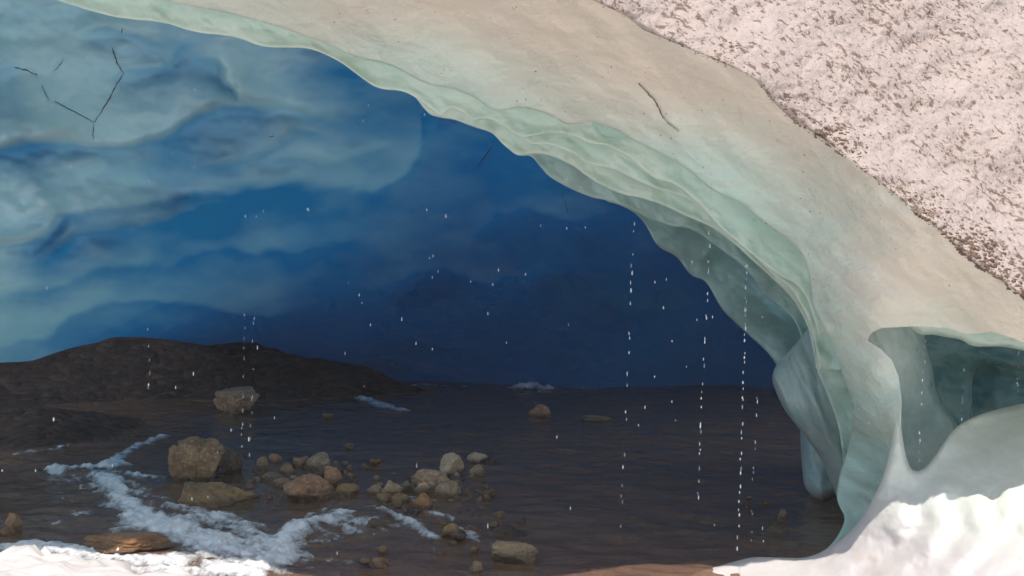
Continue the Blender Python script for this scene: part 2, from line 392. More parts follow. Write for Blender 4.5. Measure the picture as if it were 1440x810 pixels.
def ledge_d(base, slope, nz, slope_y=0.):
    return lambda x, y, s: base(x, y)-slope*np.minimum(s, 90)+.16*np.sin(np.clip(s/46, 0, 1)*math.pi)+nz(x, y)
lB = rbf([(-500,-200,13.3),(200,30,13.2),(600,148,13.3),(800,190,13.3),(1000,300,13.4),(1130,420,13.6)])
lC = rbf([(560,100,13.8),(747,217,14.1),(900,277,14.3),(1060,368,14.5),(1143,490,14.9),(1180,600,15.2)])
lD = rbf([(700,150,15.0),(805,267,15.4),(985,329,15.8),(1096,430,16.3),(1150,560,16.8)])
lE = rbf([(800,200,17.0),(907,313,17.6),(1015,435,18.4),(1130,600,19.0)])
gp('ledge', B, [(1260,470),(1240,330),(1000,150),(700,40),(450,-40),(100,-140),(-500,-320)], ledge_d(lB, .0045, dnoise(.07, 60, 30, 31, 38)), M_ledge, amp=.035, rad=3, back=1.4, attr=lambda x, y, s: (.12+.75*np.clip(s/60, 0, 1))+.1*fbm(x/50, y/30, seed=211), label='outermost scalloped ledge above the blue opening')  # pale at the lip, greener into the recess: shade there is painted in tint
XL = [(560,118),(590,150),(612,147),(630,147),(650,157),(668,176),(690,166),(712,172),(735,192),(748,204),(775,203),(805,216),(830,232),(858,236),(890,252),(920,266),(948,271),(975,284),(1005,306),(1030,330),(1058,358),(1088,388),(1112,405),(1132,438),(1146,480),(1152,520)]
XL = [(a-4, b+2) if b < 200 else (a, b) for a, b in XL[5:]]
XL[0] = (655, 150)
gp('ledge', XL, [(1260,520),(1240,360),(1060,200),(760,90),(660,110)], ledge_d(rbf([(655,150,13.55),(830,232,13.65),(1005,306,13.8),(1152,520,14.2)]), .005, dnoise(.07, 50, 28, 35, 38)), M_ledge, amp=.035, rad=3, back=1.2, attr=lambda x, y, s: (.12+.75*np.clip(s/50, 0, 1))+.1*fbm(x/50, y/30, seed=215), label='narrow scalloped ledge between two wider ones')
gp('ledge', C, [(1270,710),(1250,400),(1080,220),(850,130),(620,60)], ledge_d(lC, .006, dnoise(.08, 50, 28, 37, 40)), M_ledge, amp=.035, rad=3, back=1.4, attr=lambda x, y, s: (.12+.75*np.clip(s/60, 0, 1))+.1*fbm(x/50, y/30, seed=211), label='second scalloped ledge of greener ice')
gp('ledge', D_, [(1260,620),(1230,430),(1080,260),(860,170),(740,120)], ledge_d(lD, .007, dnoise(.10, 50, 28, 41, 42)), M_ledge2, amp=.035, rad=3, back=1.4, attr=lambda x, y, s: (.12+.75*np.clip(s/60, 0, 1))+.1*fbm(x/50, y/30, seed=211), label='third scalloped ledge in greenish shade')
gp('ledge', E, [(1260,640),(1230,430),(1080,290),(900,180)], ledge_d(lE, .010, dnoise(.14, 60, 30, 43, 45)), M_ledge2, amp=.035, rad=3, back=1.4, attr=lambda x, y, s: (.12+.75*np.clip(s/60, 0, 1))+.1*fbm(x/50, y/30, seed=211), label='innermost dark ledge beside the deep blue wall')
f1 = rbf([(1085,533,16.2),(1177,700,16.4),(1130,470,16.2),(1200,560,15.2),(1140,560,15.6),(1165,620,15.8)])
gp('hanging_lobe', F1, [(1250,740),(1250,450),(1160,430)], lambda x, y, s: f1(x, y)+dnoise(.16, 130, 16, 51, 68)(x, y), M_foot, amp=.35, rad=16, back=1.4, label='long grey green lobe of ice hanging at the right')
f2 = rbf([(1125,600,17.5),(1147,702,17.3),(1190,690,17.3),(1170,600,17.0)])
gp('hanging_lobe', F2, [(1250,700),(1250,520),(1160,520)], lambda x, y, s: f2(x, y)+dnoise(.12, 60, 20, 53, 75)(x, y), M_foot, amp=.4, rad=16, back=1.4, label='short bluish lobe behind the long one')

# the small hollow on the right
h1 = rbf([(1200,480,12.75),(1262,500,12.8),(1300,470,13.2),(1314,540,13.5),(1345,592,13.6),(1270,640,13.3),(1290,665,13.2),(1200,640,13.4),(1340,680,13.0)])
gp('hollow_wall', [(1290,430),(1298,462),(1303,490),(1312,520),(1315,545),(1324,568),(1345,592),(1365,640),(1380,700)], [(1272,700),(1264,640),(1262,600),(1262,560),(1250,525),(1225,495),(1205,475),(1205,430)],
   lambda x, y, s: h1(x, y)+dnoise(.07, 60, 30, 61, 70)(x, y), M_foot, amp=.3, rad=14, back=1.2, step=2, label='grey green side of the small hollow')
gp('hollow_lip', [(1270,455),(1295,472),(1310,470),(1335,475),(1350,477),(1368,488),(1410,487),(1440,493),(1520,512),(1760,560)], [(1760,420),(1270,400)],
   lambda x, y, s: 12.55+0*x-.003*np.minimum(s, 60)+dnoise(.06, 40, 20, 63, 10)(x, y), M_ledge, amp=.2, rad=8, back=1.0, step=2, attr=lambda x, y, s: s/40, label='thin scalloped rim over the small hollow')
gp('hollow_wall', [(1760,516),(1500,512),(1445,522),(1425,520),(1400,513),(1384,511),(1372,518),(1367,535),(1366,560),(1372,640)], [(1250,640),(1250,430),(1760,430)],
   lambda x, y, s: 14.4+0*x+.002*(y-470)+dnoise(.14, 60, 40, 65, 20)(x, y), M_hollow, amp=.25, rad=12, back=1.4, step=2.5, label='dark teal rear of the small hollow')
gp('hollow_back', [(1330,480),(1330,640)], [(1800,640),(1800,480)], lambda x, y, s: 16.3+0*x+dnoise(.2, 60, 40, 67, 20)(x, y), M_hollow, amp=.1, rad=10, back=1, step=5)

# inner wall of the cave: near at the left, far at the right, with an overhanging bulge
wall = rbf([(-700,-100,12.0),(-700,300,12.2),(-700,600,12.6),(-200,-200,14.0),(0,0,15.2),(0,250,15.6),(0,400,17.2),(0,510,19.5),(200,60,16.2),(200,250,17.6),(200,400,20.5),(200,500,29.),(300,490,36.),
            (400,80,17.2),(400,200,18.6),(400,330,22.),(400,500,39.),(560,160,19.5),(600,300,26.),(600,500,38.),(700,220,23.),(800,300,29.),(800,540,37.),(1000,350,31.),(1000,560,38.),(1150,450,33.),(1200,620,37.),(1500,500,34.),(800,100,22.),(1100,200,26.),(500,-100,16.8),(1500,0,26.)])
BUL = smooth_line([(-300,330),(0,300),(180,285),(330,268),(400,262),(450,264),(495,270),(530,264),(560,254),(580,238),(595,212),(605,180),(612,150),(610,60),(600,-200)])
bulpoly = np.vstack([BUL, [(-300,-200)]])
def arc(*p):
    l = smooth_line(p); return (l, np.vstack([l, [(p[-1][0]+5, p[-1][1]-260), (p[0][0]-5, p[0][1]-260)]]))
RELIEF = [(arc((-60,215),(0,206),(50,198),(95,194),(127,206),(190,208),(240,186),(300,158),(345,148),(400,160)), .55, 55, 3),
 (arc((150,112),(180,104),(222,99),(242,88),(262,60)), .3, 30, 2.5), (arc((262,96),(300,84),(325,110),(345,140),(400,150),(460,160),(520,150)), .35, 35, 3),
 (arc((-80,352),(0,345),(35,341),(62,328),(80,302),(110,292)), .7, 45, 3), (arc((30,380),(100,330),(160,318),(230,312),(280,296),(350,285)), .45, 45, 5),
 (arc((-60,430),(40,410),(110,395),(170,372),(240,368),(330,350),(450,352),(520,330)), .5, 50, 6), (arc((-60,505),(30,470),(90,462),(130,436),(190,425),(260,425),(330,440),(420,436)), .6, 40, 5),
 (arc((360,235),(420,222),(460,232),(520,215),(560,200)), .35, 30, 4), (arc((640,330),(720,300),(800,318),(880,300)), .5, 60, 6), (arc((90,60),(150,40),(220,58),(262,50)), .3, 30, 4),
 (arc((500,420),(600,370),(700,400),(820,370)), .6, 60, 8), (arc((260,245),(330,228),(390,205),(430,180),(470,190)), .3, 30, 4)]
def relief_tint(x, y):      # relief shading painted in: whiter ice along each scallop, clear blue beneath it
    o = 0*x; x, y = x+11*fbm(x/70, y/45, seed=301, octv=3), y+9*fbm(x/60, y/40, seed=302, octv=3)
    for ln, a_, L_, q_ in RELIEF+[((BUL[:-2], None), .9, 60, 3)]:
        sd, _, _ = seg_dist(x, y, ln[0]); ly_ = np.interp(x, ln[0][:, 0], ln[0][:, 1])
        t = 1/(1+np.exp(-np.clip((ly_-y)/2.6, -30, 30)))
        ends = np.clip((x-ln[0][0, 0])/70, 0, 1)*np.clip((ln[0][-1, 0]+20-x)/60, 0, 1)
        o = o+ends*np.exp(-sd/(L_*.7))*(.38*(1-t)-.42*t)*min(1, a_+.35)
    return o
def wall_d(x, y, s):
    d = wall(x, y); d = d+.028*fbm(x/22, y/13, seed=303, octv=2)*np.clip(1.6-x/700, .2, 1.6)
    x, y = x+7*fbm(x/70, y/45, seed=301, octv=3), y+6*fbm(x/60, y/40, seed=302, octv=3)
    sd, _, _ = seg_dist(x, y, BUL); sg = np.where(inside(x, y, bulpoly), 1, -1)*sd
    t = 1/(1+np.exp(-np.clip(sg/3.2, -30, 30))); k = np.clip((x-250)/330, 0, 1)
    d = d+(1-t)*2.6*k*np.exp(-np.maximum(-sg, 0)/110.)
    d = d+.6*fbm(x/240+.3*y/210, y/90, seed=71, octv=2)*np.clip(d/18, .8, 1.8)
    d = d+.05*fbm(x/80, y/40, seed=73, octv=2)
    for ln, a_, L_, q_ in RELIEF:
        sd, _, _ = seg_dist(x, y, ln[0]); ly_ = np.interp(x, ln[0][:, 0], ln[0][:, 1])
        t = 1/(1+np.exp(-np.clip((ly_-y)/q_, -30, 30)))
        ends = np.clip((x-ln[0][0, 0])/70, 0, 1)*np.clip((ln[0][-1, 0]-x)/70, 0, 1); ends = ends*ends*(3-2*ends)
        d = d-1.7*a_*t*np.exp(-sd/L_)*ends+1.0*a_*(1-t)*np.exp(-sd/(L_*.8))*ends
    return d
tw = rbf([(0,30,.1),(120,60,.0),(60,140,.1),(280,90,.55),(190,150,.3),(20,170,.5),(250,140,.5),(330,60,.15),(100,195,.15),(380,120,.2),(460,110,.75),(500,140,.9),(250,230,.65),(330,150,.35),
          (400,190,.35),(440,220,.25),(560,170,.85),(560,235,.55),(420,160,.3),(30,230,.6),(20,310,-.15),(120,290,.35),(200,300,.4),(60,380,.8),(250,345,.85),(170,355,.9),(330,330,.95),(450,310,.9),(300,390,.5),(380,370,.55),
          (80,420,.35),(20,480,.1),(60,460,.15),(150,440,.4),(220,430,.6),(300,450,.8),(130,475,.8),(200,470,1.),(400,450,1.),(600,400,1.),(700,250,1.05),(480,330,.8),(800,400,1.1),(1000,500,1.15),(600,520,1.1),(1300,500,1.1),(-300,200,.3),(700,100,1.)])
gp('cave_wall', [(-900,515),(-100,513),(0,510),(45,508),(75,497),(100,489),(140,481),(155,474),(210,474),(300,487),(400,509),(480,531),(580,562),(1500,575)], [(1560,575),(1560,-220),(-900,-220)], wall_d, M_wall,
   amp=.5, rad=10, back=2.0, step=3.5, attr=lambda x, y, s: tw(x, y)+.14*fbm(x/60, y/26, seed=77)+relief_tint(x, y), label='broad inner wall of banded blue ice')

# snow crust of the glacier's top, rising away from the dirt line
def crust_d(x, y, s):
    w_ = np.exp(-s/14.); return (front(x, y)+nA(x, y)-.05)*w_+rb_cr(x, y)*(1-w_)+.0105*s+0.017*fbm(x/9, y/7, seed=81, octv=3)+.03*fbm(x/34, y/22, seed=82, octv=2)+.10*fbm(x/120, y/90, seed=83)
rb_cr = rbf([(-500,-400,10.4),(0,-320,10.5),(300,-210,10.0),(560,-128,9.7),(740,-50,10.3),(830,0,10.7),(1060,110,10.95),(1210,235,10.95),(1330,330,10.85),(1440,417,10.75),(1760,600,10.55)])
crust = gp('snow_crust', DIRT, [(1760,-260),(1300,-500),(800,-330),(300,-400),(-500,-620)], crust_d, M_crust, amp=.03, rad=4, back=.4, step=2.5, label='pitted white crust with brown grit above the arch')

# closes the top of the glacier so that no daylight leaks into the cave
def slab(name, pts, mat, parent=None):
    n = len(pts)//2
    fs = [list(range(n))[::-1], list(range(n, 2*n))]+[[i, (i+1) % n, n+(i+1) % n, n+i] for i in range(n)]
    return mesh_np(name, pts, fs, mat, parent, smooth=False)
xs = np.concatenate([np.linspace(-46, -11, 36), np.linspace(-10.5, 10.5, 50), np.linspace(11, 46, 36)]); ys = np.concatenate([np.linspace(13.2, 22, 40), np.linspace(23, 78, 56)])
X, Y = np.meshgrid(xs, ys)
inn = 1/(1+np.exp(np.clip((np.abs(X)-10.8)*4, -40, 40)))                 # behind the crust the hump starts further back
fr = np.clip((Y-13.2)/3.0, 0, 1)**.6; fr_in_ = np.clip((Y-17.0)/.6, 0, 1)
edge = np.clip((46-np.abs(X))/6, 0, 1)*np.clip((78-Y)/6, 0, 1)
Z = (12.9+.6*fbm(X*.15, Y*.15, seed=5)+.02*(Y-13))*np.sqrt(edge)*(fr*(1-inn)+inn)-1
yf = np.interp(X, [-11, -1, 1.5, 5, 11], [11.7, 11.7, 13.5, 15.8, 15.8]); zf = np.interp(X, [-11, -1, 1.5, 5, 11], [8.6, 8.2, 8.8, 11., 11.])
Yg = Y+inn*(yf-13.2)*np.clip((24-Y)/10.8, 0, 1)
Z = np.where(inn > .5, np.minimum(Z, zf+(Yg-yf)*.8), Z)
ny_, nx_ = X.shape; idx = np.arange(ny_*nx_).reshape(ny_, nx_)
mesh_np('glacier_top', np.stack([X, Yg-14, Z], -1).reshape(-1, 3), np.stack([idx[:-1, :-1], idx[:-1, 1:], idx[1:, 1:], idx[1:, :-1]], -1).reshape(-1, 4), M_top, glacier)

# snow bank in front, with the slim pillar that rises from it to the arch
mound = rbf([(965,812,12.9),(1070,782,13.3),(1130,785,13.1),(1165,770,12.9),(1200,745,12.7),(1240,680,12.4),(1257,600,12.3),(1225,515,12.25),(1200,470,12.35),(1262,520,12.2),(1272,620,12.2),
             (1290,662,12.25),(1340,608,12.6),(1390,578,12.9),(1440,567,13.0),(1640,540,13.2),(1440,690,11.5),(1300,700,11.9),(1440,810,9.9),(1280,810,10.9),(1120,850,11.6),(950,880,11.8),(1640,700,11.0),(1640,850,9.3),(1440,620,12.3),(1000,860,12.1)])
def groove(x, y, line, w, a):
    d, _, _ = seg_dist(x, y, np.array(line, float)); return a*np.exp(-(d/w)**2)
def mound_d(x, y, s):
    d = mound(x, y)
    t = np.clip((600-y)/50, 0, 1); t = t*t*(3-2*t)*np.clip((1400-x)/80, 0, 1); d = d*(1-t)+(face_d(x, y, s)+.03)*t
    lo = np.clip((y-640)/60, 0, 1)
    d = d+lo*.42*(groove(x, y, [(1285,690),(1296,735),(1280,765),(1225,800),(1180,830)], 16, .30)+groove(x, y, [(1345,715),(1352,745),(1330,775),(1290,800)], 16, .28)
         +groove(x, y, [(1395,700),(1400,740),(1440,760)], 14, .22)+groove(x, y, [(1440,715),(1415,760),(1370,800),(1350,830)], 13, .2)
         -groove(x, y, [(1320,690),(1322,730),(1305,765)], 16, .18)-groove(x, y, [(1375,715),(1385,760),(1340,800)], 15, .16)-groove(x, y, [(1240,735),(1190,775),(1140,800)], 26, .15))
    d = d+lo*(.028*fbm(x/60, y/26, seed=91, octv=2)+.008*fbm(x/14, y/11, seed=92, octv=3))+.05*fbm(x/60, y/60, seed=93)
    return d
MB = [(900,870),(935,838),(962,814),(985,803),(1010,796),(1035,789),(1060,783),(1090,784),(1130,785),(1150,779),(1172,766),(1200,744),(1222,712),(1238,680),(1248,650),(1254,620),(1257,597),(1255,572),(1252,550),(1250,530),(1249,505)]
MR = [(1256,505),(1261,522),(1265,545),(1266,585),(1270,620),(1275,645),(1281,660),(1290,663),(1303,657),(1320,634),(1334,612),(1350,596),(1372,585),(1400,576),(1440,567),(1540,548),(1780,520)]
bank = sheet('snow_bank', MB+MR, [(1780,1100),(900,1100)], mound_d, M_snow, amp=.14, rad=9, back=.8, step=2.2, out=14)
tag(bank, 'lumpy white snow bank with a slim pillar rising to the arch', kind='structure')

# ------------------------------------------------------------------ river
def ground(px, py, z=0.):
    d = (CH-z)*F/(py-405.); return (px-720)/F*d, d
def gline(line): return np.array([ground(a, b) for a, b in line])
xs = np.linspace(-24, 22, 560)
ys = 11.2*np.exp(np.linspace(0, math.log(46/11.2), 620))
X, Y = np.meshgrid(xs, ys)
flow = [(-20,640),(90,606),(160,640),(230,720),(330,770),(420,800)]
def wz(X, Y):
    z = .030*fbm(X*.9+.5*Y, Y*.8-.3*X, seed=101, octv=3)+.014*fbm(X*3.1+Y, Y*2.6, seed=103, octv=4, gain=.6)
    d, _, _ = seg_dist(X, Y, gline([(-60,650),(80,652),(150,675),(250,740),(350,780),(420,770),(540,720)]))
    k = np.exp(-(d/.8)**2)
    z = z+k*(.05*fbm(X*2.2, Y*2.2, seed=105, octv=3)+.02*fbm(X*7, Y*7, seed=106, octv=3))
    # the water drops over a small step towards the camera
    return z
Z = wz(X, Y)
ny_, nx_ = X.shape; idx = np.arange(ny_*nx_).reshape(ny_, nx_)
GQ = np.stack([idx[:-1, :-1], idx[:-1, 1:], idx[1:, 1:], idx[1:, :-1]], -1).reshape(-1, 4)
tag(mesh_np('river', np.stack([X, Y, Z], -1).reshape(-1, 3), GQ, M_water), kind='structure')
# bed and banks in one sheet
xs = np.linspace(-60, 60, 420); ys = np.concatenate([np.linspace(-30, 10.5, 40), 11*np.exp(np.linspace(0, math.log(80/11.), 420))])
X, Y = np.meshgrid(xs, ys)
Zb = -.32+.09*fbm(X*.9, Y*.9, seed=111, octv=4)
def hump(cx, cy, rx, ry, h, rot=0):
    ca, sa = math.cos(rot), math.sin(rot); u = ((X-cx)*ca+(Y-cy)*sa)/rx; v = (-(X-cx)*sa+(Y-cy)*ca)/ry
    return h*np.exp(-(u*u+v*v))
Zb = Zb+np.interp(X, [-40, -14, -11.5, -8.8, -6.7, -4.6, -3.4, -1.5, 60], [2.1, 2.1, 2.08, 1.80, 1.42, .93, .60, .15, .0])*np.exp(-((Y-36.6)/2.9)**2)+hump(-15.5, 27, 4.0, 7, 1.0)+hump(-9.6, 25.5, 2.0, 3.4, .6)
hx, hy = ground(560, 665); Zb = Zb+hump(-2.2, 19.2, 2.4, 1.6, .17)
rough = np.clip((Zb+.1)/.5, 0, 1)
Zb = Zb+rough*(.06*fbm(X*2.4, Y*2.4, seed=113, octv=4, gain=.6))
near = np.clip((12.2-Y)/1.2, 0, 1); Zb = Zb*(1-near)+near*(-.05+.22*np.clip((12-Y)/8, 0, 1))
ny_, nx_ = X.shape; idx = np.arange(ny_*nx_).reshape(ny_, nx_)
tag(mesh_np('riverbed', np.stack([X, Y, Zb], -1).reshape(-1, 3), np.stack([idx[:-1, :-1], idx[:-1, 1:], idx[1:, 1:], idx[1:, :-1]], -1).reshape(-1, 4), M_bed), kind='structure')
# old snow lying on the near shore (the lower left corner shows its rim)
xs = np.linspace(-34, 34, 500); ys = np.concatenate([np.linspace(-20, 9.8, 24), np.linspace(10, 14.4, 200)])
X, Y = np.meshgrid(xs, ys)
def px_of(X, Y): return X/Y*F+720
P_ = X/12.5*F+720
edgeY = np.where(P_ < 330, 11.6+2.1*np.clip((300-P_)/200, 0, 1)**.6, 11.6)+.16*fbm(X*3, Y*.3, seed=125, octv=3)+np.where(P_ < 330, .42*fbm(X*1.9+3, Y*2.2, seed=126, octv=5, gain=.6), 0)
edgeY = edgeY+.22*fbm(X*1.1, Y*.4, seed=121, octv=4)-.15
h = np.clip((edgeY-Y)/.35, -1, 1)
Zs = np.where(h > 0, .10*np.sqrt(np.maximum(h, 0))+.05, .05*h*6)+np.clip(edgeY-Y, 0, 3)*.02+.05*fbm(X*1.6, Y*1.6, seed=123)*np.clip(h, 0, 1)+.07*fbm(X*3.2, Y*3.2, seed=124, octv=5, gain=.6)*np.clip(h+.4, 0, 1)
Zs = np.minimum(Zs, np.where(Y < 11.9, .34, 9))
ny_, nx_ = X.shape; idx = np.arange(ny_*nx_).reshape(ny_, nx_)
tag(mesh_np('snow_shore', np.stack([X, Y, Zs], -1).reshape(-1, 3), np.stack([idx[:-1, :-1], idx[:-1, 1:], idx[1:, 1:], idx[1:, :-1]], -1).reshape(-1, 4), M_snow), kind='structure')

# white water: a froth sheet that breaks through the surface where the water churns
def foam(name, lines, label, res=.016, hgt=.07, seed=0, cat='white water'):
    # lines: (photo polyline, half width in metres, strength)
    allp = np.vstack([gline(l) for l, w, k in lines]); mw = max(w for l, w, k in lines)*1.8
    xs = np.arange(allp[:, 0].min()-mw, allp[:, 0].max()+mw, res); ys = np.arange(allp[:, 1].min()-mw, allp[:, 1].max()+mw, res*1.6)
    X, Y = np.meshgrid(xs, ys); K = np.zeros(X.shape)
    for l, w, k in lines:
        q = gline(l); x0, y0 = q.min(0)-w*2.5; x1, y1 = q.max(0)+w*2.5
        m = (X > x0) & (X < x1) & (Y > y0) & (Y < y1)
        d, _, _ = seg_dist(X[m], Y[m], q); K[m] = np.maximum(K[m], k*np.exp(-(d/w)**2))
    U_ = X*.75+Y*.66; W_ = -X*.66+Y*.75
    n = fbm(U_*3.4, W_*1.5, seed=seed, octv=3)*.6+fbm(U_*11, W_*3.2, seed=seed+5, octv=4, gain=.5)*.42
    e = K*1.15+.42*n-.46
    Zf = wz(X, Y)+np.clip(e, -.05, 1)*hgt*(1+.5*fbm(X*9, Y*9, seed=seed+9, octv=3))+.006
    cell = (e[:-1, :-1] > -.3) & (e[1:, 1:] > -.3)
    idx = np.arange(X.size).reshape(X.shape)
    Fq = np.stack([idx[:-1, :-1][cell], idx[:-1, 1:][cell], idx[1:, 1:][cell], idx[1:, :-1][cell]], 1)
    u = np.unique(Fq); rm = -np.ones(X.size, int); rm[u] = np.arange(len(u))
    V = np.stack([X, Y, Zf], -1).reshape(-1, 3)[u]
    return tag(mesh_np(name, V, rm[Fq], M_foam, attrs={'cover': e.ravel()[u]}), label, cat, kind='stuff')
foam('white_water', [([(75,664),(110,660),(150,657),(168,652)], .2, 1.1), ([(150,655),(172,640),(205,622),(232,612)], .17, .8), ([(140,668),(200,735),(300,775),(390,785),(480,740)], .75, .50), ([(150,672),(158,690),(175,708),(205,730)], .26, 1.0),
     ([(205,730),(250,748),(300,762),(350,776)], .40, 1.15), ([(250,715),(300,728),(340,745),(380,765)], .30, .85), ([(350,785),(390,765),(430,738),(480,722)], .26, 1.0), ([(360,800),(385,790),(400,775)], .28, 1.0),
     ([(430,728),(480,708),(530,716),(560,730)], .10, .7), ([(180,690),(215,700),(250,712)], .14, .62), ([(180,668),(215,670),(232,680)], .13, .6)],
     'churning white water curling past the brown boulders', seed=201)
foam('white_water', [([(505,560),(525,566),(545,574),(568,577)], .26, .85), ([(470,540),(520,540),(580,544)], .20, .62), ([(600,543),(655,544)], .2, .55)], 'thin white streaks of foam on the far dark water', res=.03, hgt=.08, seed=221)
foam('white_water', [([(726,547),(748,544),(770,547)], .34, 1.0), ([(790,546),(835,548)], .22, .6)], 'small white splash at the foot of the deep blue back wall', res=.035, hgt=.14, seed=231)
foam('white_water', [([(60,618),(110,606),(145,592)], .2, .8), ([(80,630),(110,620),(140,612)], .18, .76), ([(20,640),(70,632)], .12, .7)], 'broken silvery ripples on dark water at the left', res=.02, hgt=.05, seed=241)
foam('white_water', [([(560,728),(590,745),(615,760)], .13, .78), ([(640,745),(660,752),(672,765)], .10, .65), ([(575,700),(600,722),(640,735)], .10, .5), ([(690,765),(740,800)], .08, .4)], 'small wisps of foam below the pale rocks', res=.016, hgt=.05, seed=251)
foam('white_water', [([(170,792),(240,786),(320,782),(400,800)], .30, .66), ([(230,800),(290,798),(350,806)], .26, .8), ([(-20,772),(40,768),(100,774),(170,786),(240,792)], .3, .95), ([(180,800),(240,800),(300,804)], .3, 1.0), ([(60,742),(100,730),(125,722)], .12, .55)], 'grey froth beside the orange rock in the corner', res=.016, hgt=.06, seed=261)

# ------------------------------------------------------------------ rocks
import bmesh
def rock(name, px, py, w, h, kind, label, z0=0., lift=0., seed=None, flat=None, group=None, sub=4, tilt=0., cat='rock'):
    """px,py = centre of the visible part, w,h = its size in photo pixels; it sits in the water at its lower edge"""
    global rock_i
    rock_i += 1; seed = rock_i*13 if seed is None else seed
    d = (CH-z0)*F/(py+h/2-405.)
    W = w/F*d; H = h/F*d
    bm = bmesh.new(); bmesh.ops.create_icosphere(bm, subdivisions=sub, radius=1)
    V = np.array([v.co[:] for v in bm.verts]); rg = np.random.default_rng(seed)
    # broken planes, then weathering
    for _ in range(12):
        n = rg.normal(size=3); n /= np.linalg.norm(n); c = rg.uniform(.5, .86)
        e = V@n-c; V = V-np.outer(np.maximum(e, 0)*.93, n)
    rid = 1-np.abs(fbm(V[:, 0]*1.7+seed, V[:, 1]*1.7, V[:, 2]*2.4, seed=seed+3, octv=3))
    r = fbm(V[:, 0]*1.2+seed, V[:, 1]*1.2, V[:, 2]*1.2, seed=seed, octv=3)*.17-np.maximum(rid-.8, 0)*.75+fbm(V[:, 0]*6, V[:, 1]*6, V[:, 2]*6+seed, seed=seed+1, octv=3)*.03
    V = V*(1+r)[:, None]
    ca, sa = math.cos(tilt), math.sin(tilt); V = np.stack([V[:, 0]*ca-V[:, 2]*sa, V[:, 1], V[:, 0]*sa+V[:, 2]*ca], -1)
    lo, hi = V.min(0), V.max(0); V = (V-(lo+hi)/2)/(hi-lo)*2
    # two thirds of the stone stand clear of the water
    Hf = H*1.35; depth_ = W*(.8 if flat is None else flat)
    V = V*np.array([W/2, depth_/2, Hf/2])
    fs = [[v.index for v in f.verts] for f in bm.faces]; bm.free()
    V[:, 2] += Hf/2-(Hf-H)
    o = mesh_np(name, V, fs, ROCK[kind]); o.location = ((px-720)/F*d, d+depth_*.35, z0+lift)  
    tag(o, label, cat, group); return o
rock_i = 0
G = 'stones standing in the river'
B_ = [('boulder',272,648,80,62,'brown','largest brown boulder in the river beside the white water', 5),
 ('boulder',316,648,48,40,'dark','dark boulder leaning against the right side of the largest boulder'),
 ('boulder',328,564,68,38,'grey','grey boulder standing alone in dark water at the back left'),
 ('rock',298,690,118,46,'olive','flat drowned olive slab just below the largest brown boulder'),
 ('rock',367,652,21,20,'grey','round mottled stone just right of the dark boulder'),
 ('rock',386,646,20,15,'red','small reddish stone, second to the right of the dark boulder'),
 ('rock',402,661,22,18,'brown','squat brown stone left of the cluster centre above the wedge shaped rock'),
 ('rock',419,652,18,16,'red','small red brown stone leaning on the long low rock'),
 ('rock',446,650,44,25,'grey','long low grey brown rock at the top of the left cluster'),
 ('rock',430,687,68,36,'red','wedge shaped reddish rock at the edge of the white water'),
 ('rock',468,668,26,26,'red','upright reddish stone right of the wedge shaped rock'),
 ('rock',488,690,32,18,'olive','low olive stone right of the wedge shaped rock'),
 ('rock',380,672,44,12,'brown','low brown stone barely above water below the mottled stone'),
 ('rock',395,680,30,14,'brown','small brown stone touching the left tip of the wedge shaped rock'),
 ('rock',634,656,36,34,'pale','round pale grey rock, largest of the pale rocks in mid river'),
 ('rock',671,645,30,16,'pale','pale flat topped rock right of the round pale rock'),
 ('rock',671,664,24,18,'tan','small tan rock below the pale flat topped one'),
 ('rock',608,678,62,32,'grey','broad grey slab below the round pale rock'),
 ('rock',630,690,40,24,'grey','grey block at the right end of the broad slab'),
 ('rock',595,687,28,16,'pale','pinkish pale stone lying in front of the broad grey slab'),
 ('rock',594,707,30,24,'orange','orange brown stone below the pinkish pale stone'),
 ('rock',550,688,32,22,'grey','grey green stone at the left of the middle cluster'),
 ('rock',569,684,22,14,'tan','small tan stone between the grey green stone and the broad slab'),
 ('rock',541,702,26,14,'olive','low olive stone in foam at the left foot of the middle cluster'),
 ('rock',562,703,28,16,'olive','low olive stone between foam and the orange brown stone'),
 ('rock',525,690,24,16,'grey','small grey stone halfway between the two rock clusters'),
 ('rock',684,694,30,9,'orange','thin orange fin of rock right of the grey block'),
 ('rock',662,742,36,16,'red','drowned red brown rock below the middle cluster'),
 ('rock',716,744,54,14,'dark','drowned dark flat rock above the long tan rock'),
 ('rock',724,778,68,26,'tan','long tan rock with ridged top at the bottom centre'),
 ('rock',669,799,20,16,'tan','small tan stone at the bottom edge left of the long tan rock'),
 ('rock',461,585,18,8,'olive','small olive stone alone in dark water right of the grey boulder'),
 ('rock',527,650,18,9,'orange','small orange stone alone between the two clusters'),
 ('rock',760,578,34,18,'red','reddish brown rock in front of the far white splash'),
 ('rock',840,589,46,7,'tan','long thin tan rock in the far dark water'),
 ('rock',15,735,28,28,'brown','brown rock at the left edge of the picture'),
 ('rock',5,748,26,12,'orange','orange rock at the foot of the brown rock on the left edge'),
 ('rock',1101,724,18,15,'tan','round tan stone in shallow water near the long ice lobe'),
 ('rock',1095,746,32,8,'tan','flat tan stone below the round tan stone'),
 ('rock',690,690,0,0,'tan',''),
 ('rock',172,768,135,20,'orange','long orange streaked rock rising from the froth in the lower left'),
 ('rock',490,628,16,8,'olive','small olive stone above the left cluster'),
 ('rock',513,655,14,7,'brown','tiny brown stone left of the small orange stone'),
 ('rock',690,650,30,8,'dark','low dark rock touching the pale flat topped rock'),
 ('rock',640,676,26,10,'dark','dark low stone under the round pale rock'),
 ('rock',650,700,30,8,'brown','low brown stone below the grey block'),
 ('rock',545,735,60,10,'brown','drowned brown rock in the foam below the middle cluster'),
]
